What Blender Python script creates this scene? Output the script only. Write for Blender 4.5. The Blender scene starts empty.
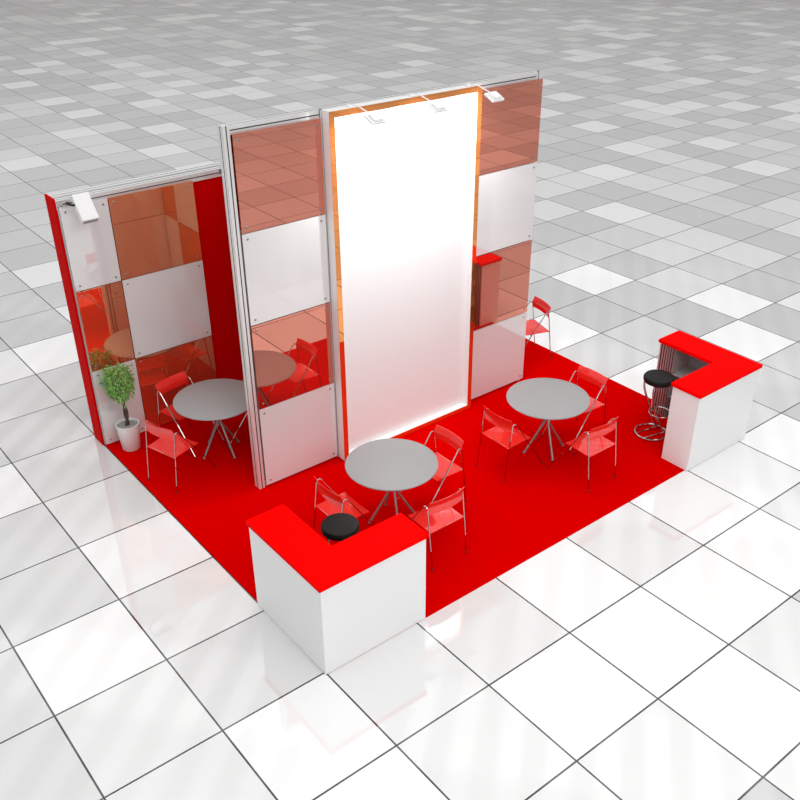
import bpy, bmesh, math, random
from mathutils import Vector, Matrix
random.seed(7)
PI = math.pi
sc = bpy.context.scene
COL = sc.collection
sc.view_settings.view_transform = 'Standard'
sc.view_settings.look = 'None'
sc.view_settings.exposure = 0.0

# ------------------------------------------------------------------ materials
def new_mat(name):
    m = bpy.data.materials.new(name); m.use_nodes = True
    nt = m.node_tree; nt.nodes.clear()
    out = nt.nodes.new('ShaderNodeOutputMaterial')
    return m, nt, out

def principled(name, color, rough=0.5, metal=0.0, ior=1.45, coat=0.0, noise=0.0, nscale=40.0, bump=0.0, spec=0.5):
    m, nt, out = new_mat(name)
    p = nt.nodes.new('ShaderNodeBsdfPrincipled')
    p.inputs['Base Color'].default_value = (*color, 1)
    p.inputs['Roughness'].default_value = rough
    p.inputs['Metallic'].default_value = metal
    p.inputs['IOR'].default_value = ior
    p.inputs['Coat Weight'].default_value = coat
    p.inputs['Specular IOR Level'].default_value = spec
    if noise > 0 or bump > 0:
        tc = nt.nodes.new('ShaderNodeTexCoord')
        n = nt.nodes.new('ShaderNodeTexNoise'); n.inputs['Scale'].default_value = nscale
        nt.links.new(tc.outputs['Object'], n.inputs['Vector'])
        if noise > 0:
            mr = nt.nodes.new('ShaderNodeMapRange')
            mr.inputs['To Min'].default_value = 1 - noise; mr.inputs['To Max'].default_value = 1 + noise
            nt.links.new(n.outputs['Fac'], mr.inputs['Value'])
            mx = nt.nodes.new('ShaderNodeVectorMath'); mx.operation = 'SCALE'
            mx.inputs[0].default_value = color
            nt.links.new(mr.outputs['Result'], mx.inputs['Scale'])
            nt.links.new(mx.outputs['Vector'], p.inputs['Base Color'])
        if bump > 0:
            b = nt.nodes.new('ShaderNodeBump'); b.inputs['Strength'].default_value = bump
            b.inputs['Distance'].default_value = 0.004
            nt.links.new(n.outputs['Fac'], b.inputs['Height'])
            nt.links.new(b.outputs['Normal'], p.inputs['Normal'])
    nt.links.new(p.outputs['BSDF'], out.inputs['Surface'])
    return m

def mirror_tint(name, gloss, trans, diff, wg, wt):
    """tinted reflective plate: glossy + see-through + a little body colour"""
    m, nt, out = new_mat(name)
    g = nt.nodes.new('ShaderNodeBsdfGlossy'); g.inputs['Color'].default_value = (*gloss, 1); g.inputs['Roughness'].default_value = 0.012
    t = nt.nodes.new('ShaderNodeBsdfTransparent'); t.inputs['Color'].default_value = (*trans, 1)
    d = nt.nodes.new('ShaderNodeBsdfDiffuse'); d.inputs['Color'].default_value = (*diff, 1)
    a = nt.nodes.new('ShaderNodeMixShader'); a.inputs[0].default_value = wt / max(1e-6, (1 - wg))
    b = nt.nodes.new('ShaderNodeMixShader'); b.inputs[0].default_value = wg
    nt.links.new(d.outputs[0], a.inputs[1]); nt.links.new(t.outputs[0], a.inputs[2])
    nt.links.new(a.outputs[0], b.inputs[1]); nt.links.new(g.outputs[0], b.inputs[2])
    nt.links.new(b.outputs[0], out.inputs['Surface'])
    return m

def plastic_mat(name):
    m, nt, out = new_mat(name)
    p = nt.nodes.new('ShaderNodeBsdfPrincipled')
    p.inputs['Base Color'].default_value = (1.0, 0.035, 0.025, 1)
    p.inputs['Roughness'].default_value = 0.06
    p.inputs['IOR'].default_value = 1.8
    t = nt.nodes.new('ShaderNodeBsdfTransparent'); t.inputs['Color'].default_value = (1, 0.16, 0.12, 1)
    mx = nt.nodes.new('ShaderNodeMixShader'); mx.inputs[0].default_value = 0.8
    nt.links.new(t.outputs[0], mx.inputs[1]); nt.links.new(p.outputs[0], mx.inputs[2])
    nt.links.new(mx.outputs[0], out.inputs['Surface'])
    return m

M = {}
M['white_gloss'] = principled('white_gloss_panel', (0.74, 0.73, 0.73), 0.015, ior=2.4)
M['white'] = principled('white_laminate', (0.86, 0.86, 0.86), 0.35, noise=0.01)
M['white_banner'] = principled('white_banner', (0.88, 0.88, 0.88), 0.4, noise=0.008, nscale=3)
M['white_paint'] = principled('white_paint', (0.88, 0.88, 0.88), 0.3)
M['alu'] = principled('brushed_aluminium', (0.86, 0.86, 0.86), 0.32, metal=0.5, noise=0.04, nscale=90)
M['groove'] = principled('groove_shade', (0.10, 0.10, 0.10), 0.5)  # dark colour painted into the slots stands in for their shade
M['chrome'] = principled('chrome', (0.56, 0.56, 0.56), 0.05, metal=1.0)
M['steel'] = principled('rivet_steel', (0.30, 0.31, 0.33), 0.3, metal=0.8)
M['table_grey'] = principled('grey_laminate', (0.34, 0.34, 0.34), 0.4, noise=0.02, nscale=60)
M['table_leg'] = principled('grey_steel', (0.34, 0.34, 0.34), 0.3, metal=0.6)
M['red_top'] = principled('red_laminate', (0.95, 0.0, 0.0), 0.6, spec=0.02)
M['red_infill'] = principled('red_panel', (0.62, 0.0, 0.0), 0.55, spec=0.02, noise=0.02, nscale=5)
M['carpet'] = principled('red_carpet', (0.60, 0.0, 0.0), 0.95, spec=0.0, noise=0.05, nscale=240, bump=0.3)
M['black'] = principled('black_vinyl', (0.004, 0.005, 0.005), 0.5, spec=0.3, noise=0.1, nscale=50)
M['dark'] = principled('dark_inside', (0.10, 0.10, 0.105), 0.6)
M['shelf'] = principled('shelf_grey', (0.33, 0.33, 0.34), 0.45)
M['tint'] = mirror_tint('orange_tinted_plate', (0.92, 0.37, 0.275), (0.80, 0.30, 0.20), (0.45, 0.12, 0.08), 0.74, 0.18)
M['tint_warm'] = mirror_tint('warm_orange_plate', (1.0, 0.42, 0.24), (0.85, 0.32, 0.18), (0.70, 0.20, 0.08), 0.76, 0.06)
M['orange_frame'] = mirror_tint('orange_mirror_frame', (1.0, 0.43, 0.15), (1, 1, 1), (0.75, 0.18, 0.03), 0.82, 0.0)
M['plastic'] = plastic_mat('red_translucent_plastic')
M['foot'] = principled('dark_red_rubber', (0.20, 0.01, 0.01), 0.6)
M['pot'] = principled('white_ceramic', (0.80, 0.80, 0.79), 0.35)
M['soil'] = principled('grey_gravel', (0.30, 0.30, 0.28), 0.9, noise=0.4, nscale=160, bump=0.6)
M['bark'] = principled('bark', (0.075, 0.052, 0.04), 0.9, noise=0.4, nscale=60, bump=0.6)

def leaf_mat():
    m, nt, out = new_mat('leaf_green')
    tc = nt.nodes.new('ShaderNodeTexCoord')
    n = nt.nodes.new('ShaderNodeTexNoise'); n.inputs['Scale'].default_value = 28
    r = nt.nodes.new('ShaderNodeValToRGB')
    r.color_ramp.elements[0].position = 0.32; r.color_ramp.elements[0].color = (0.07, 0.20, 0.03, 1)
    r.color_ramp.elements[1].position = 0.66; r.color_ramp.elements[1].color = (0.32, 0.60, 0.13, 1)
    p = nt.nodes.new('ShaderNodeBsdfPrincipled'); p.inputs['Roughness'].default_value = 0.45
    nt.links.new(tc.outputs['Object'], n.inputs['Vector']); nt.links.new(n.outputs['Fac'], r.inputs['Fac'])
    nt.links.new(r.outputs['Color'], p.inputs['Base Color']); nt.links.new(p.outputs[0], out.inputs['Surface'])
    return m
M['leaf'] = leaf_mat()

def striped_mat():
    """ribbed aluminium extrusion, its metal reflections painted as bright and dark bands"""
    m, nt, out = new_mat('ribbed_profile')
    tc = nt.nodes.new('ShaderNodeTexCoord')
    w = nt.nodes.new('ShaderNodeTexWave'); w.bands_direction = 'Y'; w.inputs['Scale'].default_value = 9.0
    w.inputs['Distortion'].default_value = 0.0
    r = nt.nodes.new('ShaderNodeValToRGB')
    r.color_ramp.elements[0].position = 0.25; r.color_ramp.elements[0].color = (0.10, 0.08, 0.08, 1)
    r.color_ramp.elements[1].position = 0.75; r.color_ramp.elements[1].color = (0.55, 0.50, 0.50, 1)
    p = nt.nodes.new('ShaderNodeBsdfPrincipled'); p.inputs['Roughness'].default_value = 0.3; p.inputs['Metallic'].default_value = 0.5
    nt.links.new(tc.outputs['Object'], w.inputs['Vector']); nt.links.new(w.outputs['Fac'], r.inputs['Fac'])
    nt.links.new(r.outputs['Color'], p.inputs['Base Color']); nt.links.new(p.outputs[0], out.inputs['Surface'])
    return m
M['ribbed'] = striped_mat()

# ------------------------------------------------------------------ mesh helpers
def obj(name, bm, mat, parent=None, smooth=False, loc=None):
    me = bpy.data.meshes.new(name)
    bmesh.ops.recalc_face_normals(bm, faces=bm.faces[:])
    bm.to_mesh(me); bm.free()
    mats = mat if isinstance(mat, (list, tuple)) else [mat]
    for m in mats: me.materials.append(m)
    if smooth:
        for p in me.polygons: p.use_smooth = True
        try: me.set_sharp_from_angle(angle=math.radians(40))
        except Exception: pass
    o = bpy.data.objects.new(name, me); COL.objects.link(o)
    if parent: o.parent = parent
    if loc: o.location = loc
    return o

def add_box(bm, x0, x1, y0, y1, z0, z1, bevel=0.0, mi=0):
    v = [bm.verts.new((x, y, z)) for x in (x0, x1) for y in (y0, y1) for z in (z0, z1)]
    idx = [(0, 1, 3, 2), (4, 6, 7, 5), (0, 4, 5, 1), (2, 3, 7, 6), (0, 2, 6, 4), (1, 5, 7, 3)]
    fs = [bm.faces.new([v[i] for i in q]) for q in idx]
    for f in fs: f.material_index = mi
    if bevel > 0:
        es = list({e for f in fs for e in f.edges})
        bmesh.ops.bevel(bm, geom=es, offset=bevel, segments=2, affect='EDGES', profile=0.5)
    return fs

def box_bm(*a, **k):
    bm = bmesh.new(); add_box(bm, *a, **k); return bm

def add_prism(bm, pts, z0, z1, mis=None):
    """closed polygon in xy extruded in z; mis = material index of each side"""
    a = [bm.verts.new((p[0], p[1], z0)) for p in pts]; b = [bm.verts.new((p[0], p[1], z1)) for p in pts]
    n = len(pts)
    for i in range(n):
        f = bm.faces.new([a[i], a[(i + 1) % n], b[(i + 1) % n], b[i]])
        if mis: f.material_index = mis[i]
    bm.faces.new(a[::-1]); bm.faces.new(b)

def add_tube(bm, pts, r, seg=8, closed=False, cap=True):
    pts = [Vector(p) for p in pts]; n = len(pts); rings = []
    prev = None
    for i, p in enumerate(pts):
        if closed: t = (pts[(i + 1) % n] - pts[i - 1])
        elif i == 0: t = pts[1] - p
        elif i == n - 1: t = p - pts[i - 1]
        else: t = (pts[i + 1] - p).normalized() + (p - pts[i - 1]).normalized()
        t.normalize()
        if prev is None:
            up = Vector((0, 0, 1)) if abs(t.z) < 0.9 else Vector((1, 0, 0))
            u = t.cross(up).normalized()
        else:
            u = (prev - t * prev.dot(t)).normalized()
        prev = u; w = t.cross(u)
        rr = r[i] if isinstance(r, (list, tuple)) else r
        rings.append([bm.verts.new(p + (u * math.cos(2 * PI * k / seg) + w * math.sin(2 * PI * k / seg)) * rr) for k in range(seg)])
    m = n if closed else n - 1
    for i in range(m):
        A, B = rings[i], rings[(i + 1) % n]
        for k in range(seg):
            bm.faces.new([A[k], A[(k + 1) % seg], B[(k + 1) % seg], B[k]])
    if cap and not closed:
        bm.faces.new(rings[0][::-1]); bm.faces.new(rings[-1])

def smooth_path(ctrl, n=6):
    """Catmull-Rom through control points"""
    P = [Vector(c) for c in ctrl]; out = []
    for i in range(len(P) - 1):
        p0 = P[max(i - 1, 0)]; p1 = P[i]; p2 = P[i + 1]; p3 = P[min(i + 2, len(P) - 1)]
        for k in range(n):
            t = k / n
            out.append(0.5 * ((2 * p1) + (p2 - p0) * t + (2 * p0 - 5 * p1 + 4 * p2 - p3) * t * t + (3 * p1 - p0 - 3 * p2 + p3) * t ** 3))
    out.append(P[-1]); return out

def add_lathe(bm, prof, seg=40, cx=0, cy=0):
    rings = []
    for r, z in prof:
        if r < 1e-6: rings.append([bm.verts.new((cx, cy, z))])
        else: rings.append([bm.verts.new((cx + r * math.cos(2 * PI * k / seg), cy + r * math.sin(2 * PI * k / seg), z)) for k in range(seg)])
    for i in range(len(rings) - 1):
        A, B = rings[i], rings[i + 1]
        for k in range(seg):
            a, b = A[k % len(A)], A[(k + 1) % len(A)]; c, d = B[(k + 1) % len(B)], B[k % len(B)]
            q = []
            for v in (a, b, c, d):
                if v not in q: q.append(v)
            if len(q) >= 3: bm.faces.new(q)

def lathe_bm(prof, seg=40, cx=0, cy=0):
    bm = bmesh.new(); add_lathe(bm, prof, seg, cx, cy); return bm

BASE = 0.0065      # things stand on the carpet pile
def thing(name, label, cat, loc=(0, 0, 0), rz=0.0, group=None):
    o = bpy.data.objects.new(name, None); COL.objects.link(o)
    o.empty_display_size = 0.1
    o.location = (loc[0], loc[1], loc[2] + BASE); o.rotation_euler = (0, 0, rz)
    o['label'] = label; o['category'] = cat
    if group: o['group'] = group
    return o

def dup(root, loc, rz, label, group=None):
    r = root.copy(); COL.objects.link(r); r.location = (loc[0], loc[1], loc[2] + BASE); r.rotation_euler = (0, 0, rz); r['label'] = label
    if group: r['group'] = group
    for ch in list(root.children):
        c = ch.copy(); COL.objects.link(c); c.parent = r
        for g in list(ch.children):
            d = g.copy(); COL.objects.link(d); d.parent = c
    return r

# ------------------------------------------------------------------ floor (one metre glossy tiles)
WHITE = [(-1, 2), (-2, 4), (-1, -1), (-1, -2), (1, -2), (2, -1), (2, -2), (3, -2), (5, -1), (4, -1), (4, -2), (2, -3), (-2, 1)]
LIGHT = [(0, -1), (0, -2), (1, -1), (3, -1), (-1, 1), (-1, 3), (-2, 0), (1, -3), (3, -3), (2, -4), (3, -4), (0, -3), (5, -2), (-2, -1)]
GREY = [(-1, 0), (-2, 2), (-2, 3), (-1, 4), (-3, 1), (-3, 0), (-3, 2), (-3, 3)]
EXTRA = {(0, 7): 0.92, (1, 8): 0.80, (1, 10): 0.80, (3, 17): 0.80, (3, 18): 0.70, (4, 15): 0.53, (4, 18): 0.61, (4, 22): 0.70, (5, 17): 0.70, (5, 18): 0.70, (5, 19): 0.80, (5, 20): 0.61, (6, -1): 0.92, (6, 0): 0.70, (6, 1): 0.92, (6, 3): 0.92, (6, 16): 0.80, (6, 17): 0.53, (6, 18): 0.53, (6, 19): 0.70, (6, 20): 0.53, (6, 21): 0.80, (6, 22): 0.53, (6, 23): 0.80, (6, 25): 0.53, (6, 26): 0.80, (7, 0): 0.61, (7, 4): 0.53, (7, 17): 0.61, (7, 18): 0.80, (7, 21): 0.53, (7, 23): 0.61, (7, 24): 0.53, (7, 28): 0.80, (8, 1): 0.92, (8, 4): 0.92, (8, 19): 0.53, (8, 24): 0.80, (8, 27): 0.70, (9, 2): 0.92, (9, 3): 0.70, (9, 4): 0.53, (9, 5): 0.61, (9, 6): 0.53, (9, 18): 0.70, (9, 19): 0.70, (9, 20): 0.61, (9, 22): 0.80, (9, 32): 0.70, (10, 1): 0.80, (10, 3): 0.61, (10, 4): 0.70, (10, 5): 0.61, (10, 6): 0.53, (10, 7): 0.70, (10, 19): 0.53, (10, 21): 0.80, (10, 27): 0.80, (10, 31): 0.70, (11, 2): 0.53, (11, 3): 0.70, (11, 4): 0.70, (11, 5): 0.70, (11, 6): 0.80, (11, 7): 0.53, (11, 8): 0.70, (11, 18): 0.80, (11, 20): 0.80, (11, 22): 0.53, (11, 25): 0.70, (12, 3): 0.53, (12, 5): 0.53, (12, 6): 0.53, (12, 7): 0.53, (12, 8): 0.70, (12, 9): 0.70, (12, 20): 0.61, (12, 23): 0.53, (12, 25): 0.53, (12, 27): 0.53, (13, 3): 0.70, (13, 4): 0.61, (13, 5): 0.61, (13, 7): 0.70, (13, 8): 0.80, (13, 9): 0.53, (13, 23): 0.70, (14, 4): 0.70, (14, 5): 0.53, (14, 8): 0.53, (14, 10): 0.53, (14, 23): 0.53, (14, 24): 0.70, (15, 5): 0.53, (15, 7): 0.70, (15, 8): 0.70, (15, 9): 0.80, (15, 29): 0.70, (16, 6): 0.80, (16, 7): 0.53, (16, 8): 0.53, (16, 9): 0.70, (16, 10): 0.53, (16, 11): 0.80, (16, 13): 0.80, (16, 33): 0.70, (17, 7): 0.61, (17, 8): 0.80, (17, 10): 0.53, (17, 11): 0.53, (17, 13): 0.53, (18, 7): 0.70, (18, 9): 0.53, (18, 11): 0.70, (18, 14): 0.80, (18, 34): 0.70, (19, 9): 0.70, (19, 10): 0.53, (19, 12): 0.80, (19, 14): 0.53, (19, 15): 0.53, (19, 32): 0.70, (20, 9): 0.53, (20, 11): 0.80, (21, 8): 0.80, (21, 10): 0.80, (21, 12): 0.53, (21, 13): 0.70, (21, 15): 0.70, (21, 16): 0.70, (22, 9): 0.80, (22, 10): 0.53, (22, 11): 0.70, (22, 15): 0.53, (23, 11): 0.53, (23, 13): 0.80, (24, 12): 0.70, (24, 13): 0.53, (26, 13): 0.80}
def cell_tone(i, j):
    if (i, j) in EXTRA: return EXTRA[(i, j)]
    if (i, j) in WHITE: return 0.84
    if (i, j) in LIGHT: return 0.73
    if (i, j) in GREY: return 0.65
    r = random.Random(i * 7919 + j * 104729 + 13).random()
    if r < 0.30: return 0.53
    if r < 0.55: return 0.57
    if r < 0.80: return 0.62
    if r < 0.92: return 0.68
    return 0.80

def floor_mat():
    m, nt, out = new_mat('glossy_tile_floor')
    at = nt.nodes.new('ShaderNodeAttribute'); at.attribute_name = 'tone'
    tc = nt.nodes.new('ShaderNodeTexCoord'); sx = nt.nodes.new('ShaderNodeSeparateXYZ')
    nt.links.new(tc.outputs['Object'], sx.inputs[0])
    def dist(sock):
        a = nt.nodes.new('ShaderNodeMath'); a.operation = 'ADD'; a.inputs[1].default_value = 0.5; nt.links.new(sock, a.inputs[0])
        f = nt.nodes.new('ShaderNodeMath'); f.operation = 'FRACT'; nt.links.new(a.outputs[0], f.inputs[0])
        s = nt.nodes.new('ShaderNodeMath'); s.operation = 'SUBTRACT'; s.inputs[1].default_value = 0.5; nt.links.new(f.outputs[0], s.inputs[0])
        b = nt.nodes.new('ShaderNodeMath'); b.operation = 'ABSOLUTE'; nt.links.new(s.outputs[0], b.inputs[0])
        return b.outputs[0]
    mn = nt.nodes.new('ShaderNodeMath'); mn.operation = 'MINIMUM'
    nt.links.new(dist(sx.outputs['X']), mn.inputs[0]); nt.links.new(dist(sx.outputs['Y']), mn.inputs[1])
    lt = nt.nodes.new('ShaderNodeMath'); lt.operation = 'LESS_THAN'; lt.inputs[1].default_value = 0.0082
    nt.links.new(mn.outputs[0], lt.inputs[0])
    # soft clouding inside each tile
    n = nt.nodes.new('ShaderNodeTexNoise'); n.inputs['Scale'].default_value = 1.3; n.inputs['Detail'].default_value = 3
    nt.links.new(tc.outputs['Object'], n.inputs['Vector'])
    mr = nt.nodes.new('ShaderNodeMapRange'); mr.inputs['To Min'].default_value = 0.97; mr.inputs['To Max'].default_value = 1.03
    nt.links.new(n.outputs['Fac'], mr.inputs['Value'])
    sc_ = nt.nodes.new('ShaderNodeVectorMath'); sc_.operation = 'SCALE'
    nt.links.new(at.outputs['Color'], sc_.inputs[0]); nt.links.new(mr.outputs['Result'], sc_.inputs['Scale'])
    mx = nt.nodes.new('ShaderNodeMix'); mx.data_type = 'RGBA'
    nt.links.new(lt.outputs[0], mx.inputs['Factor']); nt.links.new(sc_.outputs['Vector'], mx.inputs['A'])
    mx.inputs['B'].default_value = (0.03, 0.03, 0.03, 1)
    p = nt.nodes.new('ShaderNodeBsdfPrincipled'); p.inputs['Roughness'].default_value = 0.03
    p.inputs['IOR'].default_value = 1.85
    nt.links.new(mx.outputs['Result'], p.inputs['Base Color'])
    nt.links.new(p.outputs[0], out.inputs['Surface'])
    return m

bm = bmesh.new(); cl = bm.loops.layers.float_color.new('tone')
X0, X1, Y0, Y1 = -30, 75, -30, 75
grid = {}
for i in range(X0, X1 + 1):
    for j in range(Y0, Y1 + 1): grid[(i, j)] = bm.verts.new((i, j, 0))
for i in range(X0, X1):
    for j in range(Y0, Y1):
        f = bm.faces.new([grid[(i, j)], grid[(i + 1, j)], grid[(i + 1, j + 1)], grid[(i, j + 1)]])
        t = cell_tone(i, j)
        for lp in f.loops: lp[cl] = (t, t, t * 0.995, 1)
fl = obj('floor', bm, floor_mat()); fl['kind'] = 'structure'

# ------------------------------------------------------------------ carpet
cp = obj('carpet', box_bm(0.004, 6.0, -0.03, 4.98, 0.0, 0.006), M['carpet'])
cp['label'] = 'bright red rectangular carpet laid under the whole exhibition stand'; cp['category'] = 'carpet'

# ------------------------------------------------------------------ aluminium system
def profile(w, d, g=0.011, gd=0.012):
    """rectangular extrusion outline with a slot in the middle of each long side"""
    x, y = w / 2, d / 2; h = g / 2
    pts = [(-x, -y), (-h, -y), (-h, -y + gd), (h, -y + gd), (h, -y), (x, -y),
           (x, -h), (x - gd, -h), (x - gd, h), (x, h), (x, y),
           (h, y), (h, y - gd), (-h, y - gd), (-h, y), (-x, y),
           (-x, h), (-x + gd, h), (-x + gd, -h), (-x, -h)]
    mis = [0, 1, 1, 1, 0, 0, 1, 1, 1, 0, 0, 1, 1, 1, 0, 0, 1, 1, 1, 0]
    return pts, mis

def post(parent, x, y, z0, z1, w=0.07, d=0.10, g=0.012):
    bm = bmesh.new(); pts, mis = profile(w, d, g); add_prism(bm, pts, z0, z1, mis)
    return obj('post', bm, [M['alu'], M['groove']], parent, loc=(x, y, 0))

def rail(parent, axis, a0, a1, c, z, h=0.08, d=0.06, g=0.012, name='top_rail'):
    """horizontal extrusion along x or y, centred on c (other axis) and z"""
    bm = bmesh.new(); pts, mis = profile(d, h, g); add_prism(bm, pts, 0, a1 - a0, mis)
    # local: x->depth, y->height, z->length
    if axis == 'x': R = Matrix(((0, 0, 1, a0), (1, 0, 0, c), (0, 1, 0, z), (0, 0, 0, 1)))
    else: R = Matrix(((1, 0, 0, c), (0, 0, 1, a0), (0, 1, 0, z), (0, 0, 0, 1)))
    bm.transform(R)
    return obj(name, bm, [M['alu'], M['groove']], parent)

riv_mesh = None
def panel(parent, kind, p0, p1, face, plane, thick=0.010, rivets=True):
    """square plate; face: '-y','+y','-x','+x'; p0/p1 = (along, z) corners, plane = coordinate of outer surface"""
    global riv_mesh
    (a0, z0), (a1, z1) = p0, p1
    s = 1 if face[0] == '-' else -1
    lo, hi = sorted((plane, plane + s * thick))
    bm = bmesh.new()
    if face[1] == 'y': add_box(bm, a0, a1, lo, hi, z0, z1, 0.0015)
    else: add_box(bm, lo, hi, a0, a1, z0, z1, 0.0015)
    tinted = kind == 'tint'
    o = obj('tinted_panel' if tinted else 'white_panel', bm, (M['tint_warm'] if parent.name.startswith('partition') else M['tint']) if tinted else M['white_gloss'], parent)
    o['label'] = 'orange tinted mirror-like square panel' if tinted else 'glossy white square panel'
    if rivets:
        e = 0.055
        for (a, z) in ((a0 + e, z0 + e), (a1 - e, z0 + e), (a0 + e, z1 - e), (a1 - e, z1 - e)):
            if riv_mesh is None:
                b2 = bmesh.new(); add_lathe(b2, [(0, 0.006), (0.008, 0.006), (0.0125, 0.003), (0.0125, 0.0), (0, 0)], 14)
                r = obj('rivet', b2, M['steel'], o); riv_mesh = r.data
            else:
                r = bpy.data.objects.new('rivet', riv_mesh); COL.objects.link(r); r.parent = o
            if face[1] == 'y':
                r.location = (a, plane, z); r.rotation_euler = (PI / 2 if s > 0 else -PI / 2, 0, 0)
            else:
                r.location = (plane, a, z); r.rotation_euler = (0, -PI / 2 if s > 0 else PI / 2, 0)
    return o

ROW4 = [(0.025, 0.998), (1.006, 1.978), (1.986, 2.946), (2.954, 3.895)]
# tall wall in the middle
tw = thing('display_wall', 'tall aluminium framed wall of alternating white and orange tinted square panels in the stand centre', 'partition wall', (3.0, 2.765, 0))
def at_tw(o): o.location = Vector(o.location) - Vector((3.0, 2.765, 0)); return o
for x in (1.005, 2.06, 3.98, 5.0): at_tw(post(tw, x, 2.762, 0, 3.97, 0.07 if x < 4.9 else 0.05))
for (a, b) in ((1.04, 2.025), (2.095, 3.945), (4.015, 4.975)):
    at_tw(rail(tw, 'x', a, b, 2.765, 3.925, h=0.085, d=0.07))
    at_tw(rail(tw, 'x', a, b, 2.765, 0.035, h=0.06, d=0.07, name='bottom_rail'))
for x in (2.03, 5.0):
    at_tw(obj('connector', box_bm(x - 0.006, x + 0.012, 2.715, 2.73, 3.90, 3.985), M['steel'], tw))
for k, (z0, z1) in enumerate(ROW4):
    kd = 'white' if k % 2 == 0 else 'tint'
    at_tw(panel(tw, kd, (1.055, z0), (2.018, z1), '-y', 2.698))
    at_tw(panel(tw, kd, (4.06, z0), (5.062, z1), '-y', 2.698))
    kb = 'tint' if k == 3 else 'white'
    at_tw(panel(tw, kb, (1.055, z0), (2.018, z1), '+y', 2.828))
    at_tw(panel(tw, kb, (4.06, z0), (5.062, z1), '+y', 2.828))
at_tw(obj('rear_panel', box_bm(2.10, 3.94, 2.80, 2.812, 0.07, 3.88), M['white_paint'], tw))

# back wall with the return that joins the tall wall
bw = thing('partition_wall', 'lower aluminium framed back wall with red end board behind the potted tree', 'partition wall', (1.0, 4.8, 0))
def at_bw(o): o.location = Vector(o.location) - Vector((1.0, 4.8, 0)); return o
at_bw(obj('end_board', box_bm(-0.022, -0.001, 4.69, 4.935, 0, 3.015, 0.002), M['red_infill'], bw))
for (x, y) in ((0.035, 4.72), (0.035, 4.875), (1.975, 4.72), (1.975, 4.875)):
    at_bw(post(bw, x, y, 0, 2.985, 0.06, 0.06))
at_bw(rail(bw, 'x', 0.0, 2.03, 4.735, 2.945, h=0.09, d=0.09))
at_bw(rail(bw, 'x', 0.0, 2.03, 4.865, 2.955, h=0.09, d=0.11))
at_bw(obj('rail_gap_shade', box_bm(0.0, 2.03, 4.78, 4.81, 2.92, 2.96), M['groove'], bw))  # dark strip standing in for the shade between the two rails
at_bw(obj('connector', box_bm(1.90, 1.93, 4.685, 4.70, 2.93, 2.985), M['steel'], bw))
at_bw(obj('infill_panel', box_bm(0.06, 1.95, 4.715, 4.727, 0.0, 2.89), M['red_infill'], bw))
at_bw(obj('rear_panel', box_bm(0.06, 1.95, 4.868, 4.88, 0.0, 2.91), M['red_infill'], bw))
ROW3 = [(0.012, 0.992), (1.0, 1.978), (1.986, 2.925)]
for k, (z0, z1) in enumerate(ROW3):
    at_bw(panel(bw, 'white' if k % 2 == 0 else 'tint', (0.015, z0), (0.536, z1), '-y', 4.655))
    at_bw(panel(bw, 'tint' if k % 2 == 0 else 'white', (0.546, z0), (1.545, z1), '-y', 4.655))
# return wall (x = 2), checkered on its left face
for y in (2.89, 4.62): at_bw(post(bw, 2.0, y, 0, 2.985, 0.06, 0.06))
at_bw(rail(bw, 'y', 2.92, 4.59, 2.0, 2.935, h=0.09, d=0.066))
at_bw(obj('infill_panel', box_bm(1.995, 2.007, 2.92, 4.59, 0.0, 2.89), M['red_infill'], bw))
for k, (z0, z1) in enumerate(ROW3):
    at_bw(panel(bw, 'tint' if k % 2 == 0 else 'white', (2.85, z0), (3.22, z1), '-x', 1.945))
    at_bw(panel(bw, 'white' if k % 2 == 0 else 'tint', (3.23, z0), (4.22, z1), '-x', 1.945))

# white banner box on the tall wall
bb = thing('banner_board', 'big blank white banner board with thin orange border on the tall wall', 'banner', (3.02, 2.64, 0))
def at_bb(o): o.location = Vector(o.location) - Vector((3.02, 2.64, 0)); return o
bx0, bx1, by0, by1, bz1 = 2.035, 4.01, 2.575, 2.697, 3.975
fw = 0.062
bm = bmesh.new()
add_box(bm, bx0, bx0 + fw, by0 + 0.004, by1, 0.006, bz1)
add_box(bm, bx1 - fw, bx1, by0 + 0.004, by1, 0.006, bz1)
add_box(bm, bx0 + fw, bx1 - fw, by0 + 0.004, by1, bz1 - fw, bz1)
add_box(bm, bx0 + fw, bx1 - fw, by0 + 0.004, by1, 0.006, 0.06)
at_bb(obj('casing', bm, M['white_paint'], bb))
bm = bmesh.new()
for q in ((bx0, bx0 + fw, 0.006, bz1), (bx1 - fw, bx1, 0.006, bz1), (bx0 + fw, bx1 - fw, bz1 - fw, bz1), (bx0 + fw, bx1 - fw, 0.006, 0.06)):
    add_box(bm, q[0], q[1], by0, by0 + 0.004, q[2], q[3])
bo = at_bb(obj('border', bm, M['orange_frame'], bb)); bo['label'] = 'thin shiny orange border'
bp = at_bb(obj('banner_panel', box_bm(bx0 + fw, bx1 - fw, 2.66, 2.68, 0.06, bz1 - fw), M['white_banner'], bb))
bp['label'] = 'blank white banner face'

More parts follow.
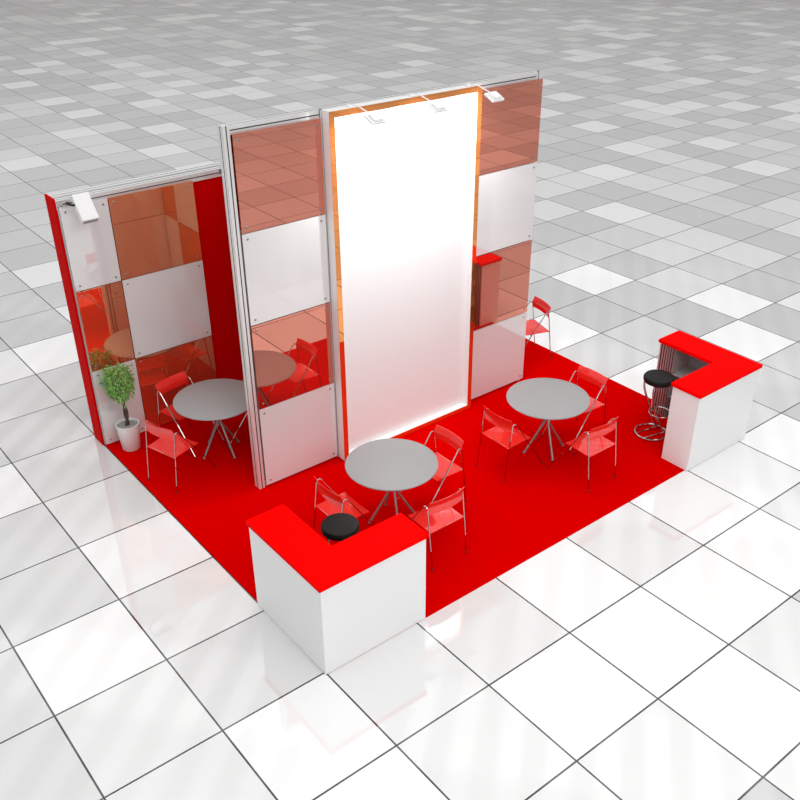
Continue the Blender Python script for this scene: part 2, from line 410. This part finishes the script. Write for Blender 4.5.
# ------------------------------------------------------------------ banner spotlights
def make_spot(loc, label):
    t = thing('spotlight', label, 'spotlight', loc, 0, 'arm spotlights over the banner')
    # local origin at clamp on the top edge of the board; arm reaches out in -y
    bm = bmesh.new(); add_box(bm, -0.03, 0.03, 0.0, 0.07, 0.0, 0.018, 0.004)
    obj('clamp', bm, M['white_paint'], t)
    bm = bmesh.new(); add_tube(bm, [(0, 0.03, 0.02), (0, -0.10, 0.03), (0, -0.28, -0.005), (0, -0.33, -0.03)], 0.006, 8)
    obj('arm', bm, M['white_paint'], t, True)
    T = Matrix.Translation((0, -0.37, -0.045)) @ Matrix.Rotation(math.radians(22), 4, 'X')
    bm = bmesh.new()
    # flat flood head: wide tray with a narrower raised back, tilted towards the board
    add_box(bm, -0.08, 0.08, -0.075, 0.075, -0.012, 0.012, 0.005)
    add_box(bm, -0.052, 0.052, -0.06, 0.05, 0.012, 0.034, 0.005)
    bm.transform(T)
    h = obj('lamp_head', bm, M['white_paint'], t)
    bm = bmesh.new(); add_box(bm, -0.07, 0.07, -0.065, 0.065, -0.016, -0.012); bm.transform(T)
    obj('lens', bm, M['shelf'], h)
    return t
s0 = make_spot((2.32, 2.60, 3.975), 'white arm spotlight over the banner, leftmost of the three')
dup(s0, (3.09, 2.60, 3.975), 0, 'white arm spotlight over the banner, middle one of the three')
dup(s0, (3.86, 2.60, 3.975), 0, 'white arm spotlight in front of the tinted top right panel')

# floodlight on the back wall
fl_ = thing('floodlight', 'boxy white floodlight on a black bracket at the top of the back wall', 'floodlight', (0.20, 4.69, 2.95))
bm = bmesh.new(); add_tube(bm, smooth_path([(-0.07, -0.005, 0.0), (-0.12, -0.10, 0.03), (-0.11, -0.22, 0.04), (-0.06, -0.25, 0.035)]), 0.012, 8)
obj('bracket', bm, M['black'], fl_, True)
bm = bmesh.new()
add_box(bm, -0.09, 0.09, -0.15, 0.15, -0.04, 0.04, 0.008)
bm.transform(Matrix.Translation((0.0, -0.27, 0.0)) @ Matrix.Rotation(math.radians(50), 4, 'X'))
hs = obj('housing', bm, M['white_paint'], fl_)
bm = bmesh.new(); add_box(bm, -0.075, 0.075, -0.155, -0.149, -0.03, 0.03)
bm.transform(Matrix.Translation((0.0, -0.27, 0.0)) @ Matrix.Rotation(math.radians(50), 4, 'X'))
obj('lens', bm, M['shelf'], hs)

# ------------------------------------------------------------------ tables
TZ = 0.715
def make_table(loc, rz, label):
    t = thing('round_table', label, 'table', loc, rz, 'round grey tables')
    bm = lathe_bm([(0, TZ - 0.022), (0.466, TZ - 0.022), (0.477, TZ - 0.016), (0.48, TZ - 0.008), (0.477, TZ - 0.002), (0.472, TZ), (0, TZ)], 72)
    obj('tabletop', bm, M['table_grey'], t, True)
    for k in range(4):
        a = k * PI / 2
        bm = bmesh.new()
        c, s = math.cos(a), math.sin(a)
        off = 0.016
        add_tube(bm, [(-0.15 * c - off * s, -0.15 * s + off * c, TZ - 0.022), (0.25 * c - off * s, 0.25 * s + off * c, 0.012)], 0.013, 10)
        l = obj('leg', bm, M['table_leg'], t, True)
        bm = bmesh.new(); add_lathe(bm, [(0, 0.006), (0.019, 0.006), (0.019, 0.016), (0.012, 0.028), (0, 0.028)], 12, 0.25 * c - off * s, 0.25 * s + off * c)
        obj('foot', bm, M['table_leg'], l, True)
    bm = bmesh.new(); add_lathe(bm, [(0, 0.415), (0.03, 0.415), (0.03, 0.455), (0, 0.455)], 18)
    obj('hub', bm, M['table_leg'], t, True)
    return t
tb = make_table((1.79, 1.355, 0), math.radians(155), 'round grey table in front of the banner, nearest the front left counter')
dup(tb, (4.025, 1.295, 0), math.radians(155), 'round grey table on the right, before the right hand panel column')
dup(tb, (1.035, 3.69, 0), math.radians(184), 'round grey table by the back wall, partly hidden by the tall wall')

# ------------------------------------------------------------------ chairs
def make_chair(loc, rz, label):
    t = thing('folding_chair', label, 'chair', loc, rz, 'red folding chairs')
    W = 0.225
    # seat shell: u forward (x), v sideways (y)
    bm = bmesh.new(); nu, nv = 10, 10; th = 0.008
    def sp(i, j, k):
        u = 0.045 + 0.36 * i / nu; v = -W + 0.012 + (2 * W - 0.024) * j / nv
        s = i / nu; q = 2 * j / nv - 1
        z = 0.435 + 0.012 * s - 0.018 * (1 - q * q) * math.sin(PI * min(1, s * 1.1) * 0.8) - 0.03 * max(0, s - 0.85) ** 1 
        return (u, v, z - k * th)
    g = [[[bm.verts.new(sp(i, j, k)) for k in (0, 1)] for j in range(nv + 1)] for i in range(nu + 1)]
    for i in range(nu):
        for j in range(nv):
            bm.faces.new([g[i][j][0], g[i + 1][j][0], g[i + 1][j + 1][0], g[i][j + 1][0]])
            bm.faces.new([g[i][j][1], g[i][j + 1][1], g[i + 1][j + 1][1], g[i + 1][j][1]])
    for i in range(nu):
        for j in (0, nv): bm.faces.new([g[i][j][0], g[i][j][1], g[i + 1][j][1], g[i + 1][j][0]])
    for j in range(nv):
        for i in (0, nu): bm.faces.new([g[i][j][0], g[i][j + 1][0], g[i][j + 1][1], g[i][j][1]])
    obj('seat', bm, M['plastic'], t, True)
    # curved backrest
    bm = bmesh.new(); nz = 6; nv = 14
    def bp_(a, j, k):
        q = 2 * j / nv - 1; v = q * (W - 0.002); h = a / nz
        u = 0.080 - 0.030 * (1 - q * q) - 0.02 * h + 0.02 * math.sin(PI * h) - k * 0.007
        return (u, v, 0.635 + 0.155 * h)
    g = [[[bm.verts.new(bp_(a, j, k)) for k in (0, 1)] for j in range(nv + 1)] for a in range(nz + 1)]
    for a in range(nz):
        for j in range(nv):
            bm.faces.new([g[a][j][0], g[a + 1][j][0], g[a + 1][j + 1][0], g[a][j + 1][0]])
            bm.faces.new([g[a][j][1], g[a][j + 1][1], g[a + 1][j + 1][1], g[a + 1][j][1]])
    for a in range(nz):
        for j in (0, nv): bm.faces.new([g[a][j][0], g[a][j][1], g[a + 1][j][1], g[a + 1][j][0]])
    for j in range(nv):
        for a in (0, nz): bm.faces.new([g[a][j][0], g[a][j + 1][0], g[a][j + 1][1], g[a][j][1]])
    obj('backrest', bm, M['plastic'], t, True)
    # side frames: rear leg up to a tight bend, then down to the front foot
    for s in (-1, 1):
        y = s * W
        bm = bmesh.new()
        path = [(0.0, y, 0.008), (0.084, y, 0.690)] + [(0.084 + 0.03 * (1 - math.cos(b)) , y, 0.690 + 0.034 * math.sin(b)) for b in (0.5, 1.0, 1.57, 2.1, 2.5)] + [(0.152, y, 0.690), (0.62, y, 0.008)]
        add_tube(bm, path, 0.0068, 8)
        sf = obj('side_frame', bm, M['chrome'], t, True)
        for ux in (0.0, 0.62):
            bm = bmesh.new(); add_lathe(bm, [(0, 0.0), (0.010, 0.0), (0.010, 0.024), (0, 0.024)], 10, ux, y)
            obj('foot_cap', bm, M['foot'], sf, True)
    # cross bars
    for nm, (u, z) in (('seat_bar', (0.054, 0.428)), ('front_bar', (0.335, 0.424))):
        bm = bmesh.new(); add_tube(bm, [(u, -W, z), (u, W, z)], 0.007, 8); obj(nm, bm, M['chrome'], t, True)
    return t
c0 = make_chair((0.925, 1.345, 0), 0, 'red folding chair at the front left table, next to the left counter stool')
dup(c0, (2.61, 1.325, 0), PI, 'red folding chair facing left at the right side of the front left table')
dup(c0, (1.80, 0.435, 0), PI / 2, 'red folding chair beside the right end of the front left counter')
dup(c0, (3.175, 1.315, 0), 0, 'red folding chair at the left side of the right hand table')
dup(c0, (4.85, 1.295, 0), PI, 'red folding chair behind the right hand table, nearest the carpet edge')
dup(c0, (4.01, 0.375, 0), PI / 2, 'red folding chair at the front of the right hand table, back to the viewer')
dup(c0, (0.155, 3.445, 0), math.radians(17), 'red folding chair nearest the potted tree, back turned to the viewer')
dup(c0, (0.78, 4.385, 0), math.radians(-76), 'red folding chair between the back wall and its round table')
dup(c0, (1.77, 3.80, 0), math.radians(170), 'red folding chair almost hidden behind the left edge of the tall wall')
dup(c0, (5.86, 3.10, 0), math.radians(164), 'lone red folding chair behind the right edge of the tall wall')

# ------------------------------------------------------------------ counters
def l_slab(bm, W, D, t, z0, z1):
    add_prism(bm, [(0, 0), (W, 0), (W, t), (t2x(W, t), t), (t2x(W, t), D), (0, D)], z0, z1)
def t2x(W, t): return t
def make_counter(loc, mirror, W, D, leg, H, label):
    """L counter: long front along x (y=0), return along y at x=0; mirror flips x so the return is on the right"""
    t = thing('reception_counter', label, 'counter', loc, 0)
    f = -1 if mirror else 1
    def P(*pts): return [(f * a, b) for a, b in pts]
    def bx(name, x0, x1, y0, y1, z0, z1, m, par=None, bev=0.0):
        a, b = sorted((f * x0, f * x1)); return obj(name, box_bm(a, b, y0, y1, z0, z1, bev), m, par or t)
    w = 0.018
    bx('front_panel', 0, W, 0, w, 0, H, M['white'])
    bx('side_panel', 0, w, w, D, 0, H, M['white'])
    bx('end_panel', W - w, W, w, leg, 0, H, M['white'])
    bx('end_panel', w, leg - 0.002, D - w, D, 0, H, M['white'])
    bx('inner_panel', leg, W - w, leg - w, leg, 0, H, M['white'])
    bx('plinth', w, leg - 0.002, leg, D - w, 0.0, 0.05, M['dark'])
    bx('back_lining', w, w + 0.008, leg, D - w, 0.05, H, M['shelf'])
    bx('shelf', w + 0.01, leg - 0.02, leg - w, D - 0.225, 0.60, 0.622, M['shelf'])
    bx('shelf', w + 0.01, leg - 0.02, leg - w, D - 0.225, 0.28, 0.302, M['shelf'])
    # ribbed aluminium profile closing the open side of the return
    bm = bmesh.new()
    n = 7; y0 = D - 0.22; y1 = D - 0.001
    pts = [(leg, y0)]
    for k in range(n):
        a = y0 + (y1 - y0) * k / n; b = y0 + (y1 - y0) * (k + 1) / n; e = (b - a) * 0.3
        pts += [(leg, a + 0.001), (leg, b - e), (leg - 0.012, b - e), (leg - 0.012, b - 0.001)]
    pts += [(leg, y1), (w + 0.01, y1 - w), (w + 0.01, y0)]
    q = []
    for p_ in P(*pts):
        if not q or (abs(p_[0] - q[-1][0]) + abs(p_[1] - q[-1][1])) > 1e-5: q.append(p_)
    add_prism(bm, q, 0.0, H)
    obj('ribbed_post', bm, M['ribbed'], t)
    o = 0.02
    bm = bmesh.new()
    add_prism(bm, P((-o, -o), (W + o, -o), (W + o, leg + o), (leg + o, leg + o), (leg + o, D + o), (-o, D + o)), H, H + 0.042)
    bmesh.ops.recalc_face_normals(bm, faces=bm.faces[:])
    bmesh.ops.bevel(bm, geom=bm.edges[:], offset=0.003, segments=1, affect='EDGES')
    ct = obj('countertop', bm, M['red_top'], t); ct['label'] = 'L-shaped bright red countertop'
    return t
make_counter((-0.016, -0.034, 0), False, 1.112, 1.137, 0.36, 0.945, 'white L-shaped counter with red top at the front left corner of the carpet')
make_counter((6.115, -0.06, 0), True, 1.14, 1.15, 0.36, 0.965, 'white L-shaped counter with red top at the right corner of the carpet')

# ------------------------------------------------------------------ bar stools
def make_stool(loc, rz, label):
    t = thing('bar_stool', label, 'stool', loc, rz, 'black bar stools')
    Z = 0.80
    bm = lathe_bm([(0, Z - 0.075), (0.15, Z - 0.075), (0.172, Z - 0.068), (0.18, Z - 0.045), (0.18, Z - 0.022), (0.17, Z - 0.005), (0.15, Z), (0, Z + 0.003)], 48)
    st = obj('seat', bm, M['black'], t, True)
    bm = bmesh.new(); R = 0.19
    add_tube(bm, [(R * math.cos(2 * PI * k / 40), R * math.sin(2 * PI * k / 40), 0.02) for k in range(40)], 0.009, 8, closed=True)
    for yy in (-0.07, 0.07):
        xx = math.sqrt(R * R - yy * yy); add_tube(bm, [(-xx, yy, 0.02), (xx, yy, 0.02)], 0.008, 8)
    obj('base_ring', bm, M['chrome'], t, True)
    for s in (-1, 1):
        bm = bmesh.new()
        add_tube(bm, smooth_path([(-0.13, s * 0.09, Z - 0.075), (-0.125, s * 0.08, 0.62), (-0.06, s * 0.05, 0.42), (-0.005, s * 0.055, 0.28), (0.09, s * 0.07, 0.10), (0.165, s * 0.075, 0.02)]), 0.013, 10)
        obj('frame_tube', bm, M['chrome'], t, True)
    bm = bmesh.new(); cx = 0.10
    add_tube(bm, [(cx + 0.13 * math.cos(2 * PI * k / 32), 0.13 * math.sin(2 * PI * k / 32), 0.27) for k in range(32)], 0.008, 8, closed=True)
    obj('footrest', bm, M['chrome'], t, True)
    return t
st = make_stool((0.73, 0.76, 0), PI / 4, 'round black stool seat tucked behind the front left counter')
dup(st, (5.31, 0.73, 0), math.radians(-12), 'black stool with chrome ring base beside the right counter')

# ------------------------------------------------------------------ potted tree
pt = thing('potted_tree', 'small round-headed green tree in a white pot against the back wall', 'plant', (0.225, 4.42, 0))
obj('pot', lathe_bm([(0, 0.006), (0.098, 0.006), (0.104, 0.012), (0.135, 0.33), (0.138, 0.345), (0.125, 0.345), (0.12, 0.31), (0, 0.31)], 40), M['pot'], pt, True)
obj('soil', lathe_bm([(0, 0.318), (0.06, 0.322), (0.119, 0.315), (0.119, 0.311), (0, 0.311)], 30), M['soil'], pt, True)
bm = bmesh.new()
for ph in (0, PI):
    pp = []
    for k in range(22):
        s = k / 21; a = ph + s * 7; rr = 0.013
        pp.append((rr * math.cos(a) - 0.03 * s + 0.02 * math.sin(3 * s), rr * math.sin(a), 0.31 + 0.44 * s))
    add_tube(bm, pp, [0.019 - 0.006 * k / 21 for k in range(22)], 8)
rng = random.Random(3)
CEN = Vector((-0.015, 0.0, 0.905))
for k in range(16):
    a = rng.uniform(0, 2 * PI); e = rng.uniform(-0.5, 1.2)
    d = Vector((math.cos(a) * math.cos(e), math.sin(a) * math.cos(e), math.sin(e)))
    b0 = Vector((-0.03, 0, 0.73)); b2 = CEN + d * 0.14
    add_tube(bm, [b0, (b0 + b2) / 2 + Vector((0, 0, 0.02)), b2], [0.007, 0.005, 0.003], 5)
obj('trunk', bm, M['bark'], pt, True)
bm = bmesh.new()
def leaf(p, d, L, w):
    d = d.normalized(); up = Vector((0, 0, 1))
    s = d.cross(up)
    if s.length < 1e-3: s = Vector((1, 0, 0))
    s.normalize(); n = s.cross(d)
    a = bm.verts.new(p); m1 = p + d * L * 0.5 - n * L * 0.06
    l = bm.verts.new(m1 + s * w + n * w * 0.35); r = bm.verts.new(m1 - s * w + n * w * 0.35); c = bm.verts.new(m1)
    tpt = bm.verts.new(p + d * L - Vector((0, 0, L * 0.25)))
    bm.faces.new([a, l, c]); bm.faces.new([a, c, r]); bm.faces.new([l, tpt, c]); bm.faces.new([c, tpt, r])
for k in range(1500):
    a = rng.uniform(0, 2 * PI); cz = rng.uniform(-1, 1); rr = rng.uniform(0.35, 1.0) ** 0.5
    sxy = math.sqrt(1 - cz * cz)
    lump = 1 + 0.16 * math.sin(3 * a + 1.0) * sxy + 0.10 * math.sin(5 * a + 4 * cz)
    p = CEN + Vector((math.cos(a) * sxy * 0.162, math.sin(a) * sxy * 0.158, cz * 0.215)) * rr * lump
    if p.z < 0.79 and rng.random() < 0.25: p.z -= rng.uniform(0, 0.06)
    d = Vector((math.cos(a), math.sin(a), cz * 0.6 - 0.25)) + Vector((rng.uniform(-.7, .7), rng.uniform(-.7, .7), rng.uniform(-.6, .5)))
    leaf(p, d, rng.uniform(0.030, 0.050), rng.uniform(0.008, 0.013))
obj('foliage', bm, M['leaf'], pt)

# ------------------------------------------------------------------ world: bright hall light from above, dim at the horizon
w = bpy.data.worlds.new('hall_light'); sc.world = w; w.use_nodes = True
nt = w.node_tree; nt.nodes.clear()
out = nt.nodes.new('ShaderNodeOutputWorld'); bg = nt.nodes.new('ShaderNodeBackground')
tc = nt.nodes.new('ShaderNodeTexCoord'); sx = nt.nodes.new('ShaderNodeSeparateXYZ')
nt.links.new(tc.outputs['Generated'], sx.inputs[0])
rp = nt.nodes.new('ShaderNodeValToRGB')
els = rp.color_ramp.elements
els[0].position = 0.0; els[0].color = (0.17, 0.155, 0.15, 1)
els[1].position = 1.0; els[1].color = (1.0, 1.0, 1.0, 1)
for pos, c in ((0.10, (0.21, 0.20, 0.195)), (0.22, (0.36, 0.36, 0.36)), (0.42, (0.62, 0.62, 0.63)), (0.65, (0.88, 0.88, 0.88))):
    e = els.new(pos); e.color = (*c, 1)
nt.links.new(sx.outputs['Z'], rp.inputs['Fac'])
# ceiling ribs
mz = nt.nodes.new('ShaderNodeMath'); mz.operation = 'MAXIMUM'; mz.inputs[1].default_value = 0.08
nt.links.new(sx.outputs['Z'], mz.inputs[0])
dv = nt.nodes.new('ShaderNodeVectorMath'); dv.operation = 'DIVIDE'
cb = nt.nodes.new('ShaderNodeCombineXYZ')
for k in range(3): nt.links.new(mz.outputs[0], cb.inputs[k])
nt.links.new(tc.outputs['Generated'], dv.inputs[0]); nt.links.new(cb.outputs[0], dv.inputs[1])
rot = nt.nodes.new('ShaderNodeVectorRotate'); rot.rotation_type = 'Z_AXIS'; rot.inputs['Angle'].default_value = math.radians(50)
nt.links.new(dv.outputs['Vector'], rot.inputs['Vector'])
def wave(scale, direction, lo, hi, tomin, tomax):
    wv = nt.nodes.new('ShaderNodeTexWave'); wv.bands_direction = direction; wv.inputs['Scale'].default_value = scale
    nt.links.new(rot.outputs['Vector'], wv.inputs['Vector'])
    mr = nt.nodes.new('ShaderNodeMapRange'); mr.inputs['From Min'].default_value = lo; mr.inputs['From Max'].default_value = hi
    mr.inputs['To Min'].default_value = tomin; mr.inputs['To Max'].default_value = tomax
    nt.links.new(wv.outputs['Fac'], mr.inputs['Value']); return mr.outputs['Result']
a = wave(5.0, 'X', 0.3, 0.7, 0.74, 1.15); b = wave(0.55, 'Y', 0.80, 0.9, 1.0, 1.5)
m1 = nt.nodes.new('ShaderNodeMath'); m1.operation = 'MULTIPLY'; nt.links.new(a, m1.inputs[0]); nt.links.new(b, m1.inputs[1])
vs = nt.nodes.new('ShaderNodeVectorMath'); vs.operation = 'SCALE'
fade = nt.nodes.new('ShaderNodeMapRange'); fade.inputs['From Min'].default_value = 0.28; fade.inputs['From Max'].default_value = 0.5
nt.links.new(sx.outputs['Z'], fade.inputs['Value'])
m2 = nt.nodes.new('ShaderNodeMix'); m2.inputs['A'].default_value = 1.0
nt.links.new(fade.outputs['Result'], m2.inputs['Factor']); nt.links.new(m1.outputs[0], m2.inputs['B'])
nt.links.new(rp.outputs['Color'], vs.inputs[0]); nt.links.new(m2.outputs['Result'], vs.inputs['Scale'])
nt.links.new(vs.outputs['Vector'], bg.inputs['Color'])
bg.inputs['Strength'].default_value = 1.15
nt.links.new(bg.outputs[0], out.inputs['Surface'])

ld = bpy.data.lights.new('added_front_fill', 'AREA'); ld.shape = 'DISK'; ld.size = 9.0; ld.energy = 560  # added fill light out of view, brightens front faces and near floor
lo = bpy.data.objects.new('added_front_fill', ld); COL.objects.link(lo); lo.location = (-0.5, -9.0, 9.5)
lo.rotation_euler = (Vector((3.0, 1.5, 1.0)) - Vector(lo.location)).to_track_quat('-Z', 'Y').to_euler()

for x in (2.32, 3.09, 3.86):
    sd = bpy.data.lights.new('banner_lamp', 'SPOT'); sd.spot_size = math.radians(140); sd.spot_blend = 1.0; sd.shadow_soft_size = 0.03; sd.energy = 85
    so = bpy.data.objects.new('banner_lamp', sd); COL.objects.link(so); so.location = (x, 2.225, 3.905)
    so.rotation_euler = (Vector((x, 2.66, 3.35)) - Vector(so.location)).to_track_quat('-Z', 'Y').to_euler()

# ------------------------------------------------------------------ camera
cd = bpy.data.cameras.new('camera'); cam = bpy.data.objects.new('camera', cd); COL.objects.link(cam)
cd.sensor_width = 36.0; cd.lens = 928.462 / 800 * 36.0
cd.shift_x = (400 - 413.604) / 800; cd.shift_y = (417.68 - 400) / 800
cam.location = (-3.0306, -4.9611, 6.0175)
cam.rotation_euler = (PI / 2 - 0.5394, 0, -0.6803)
sc.camera = cam
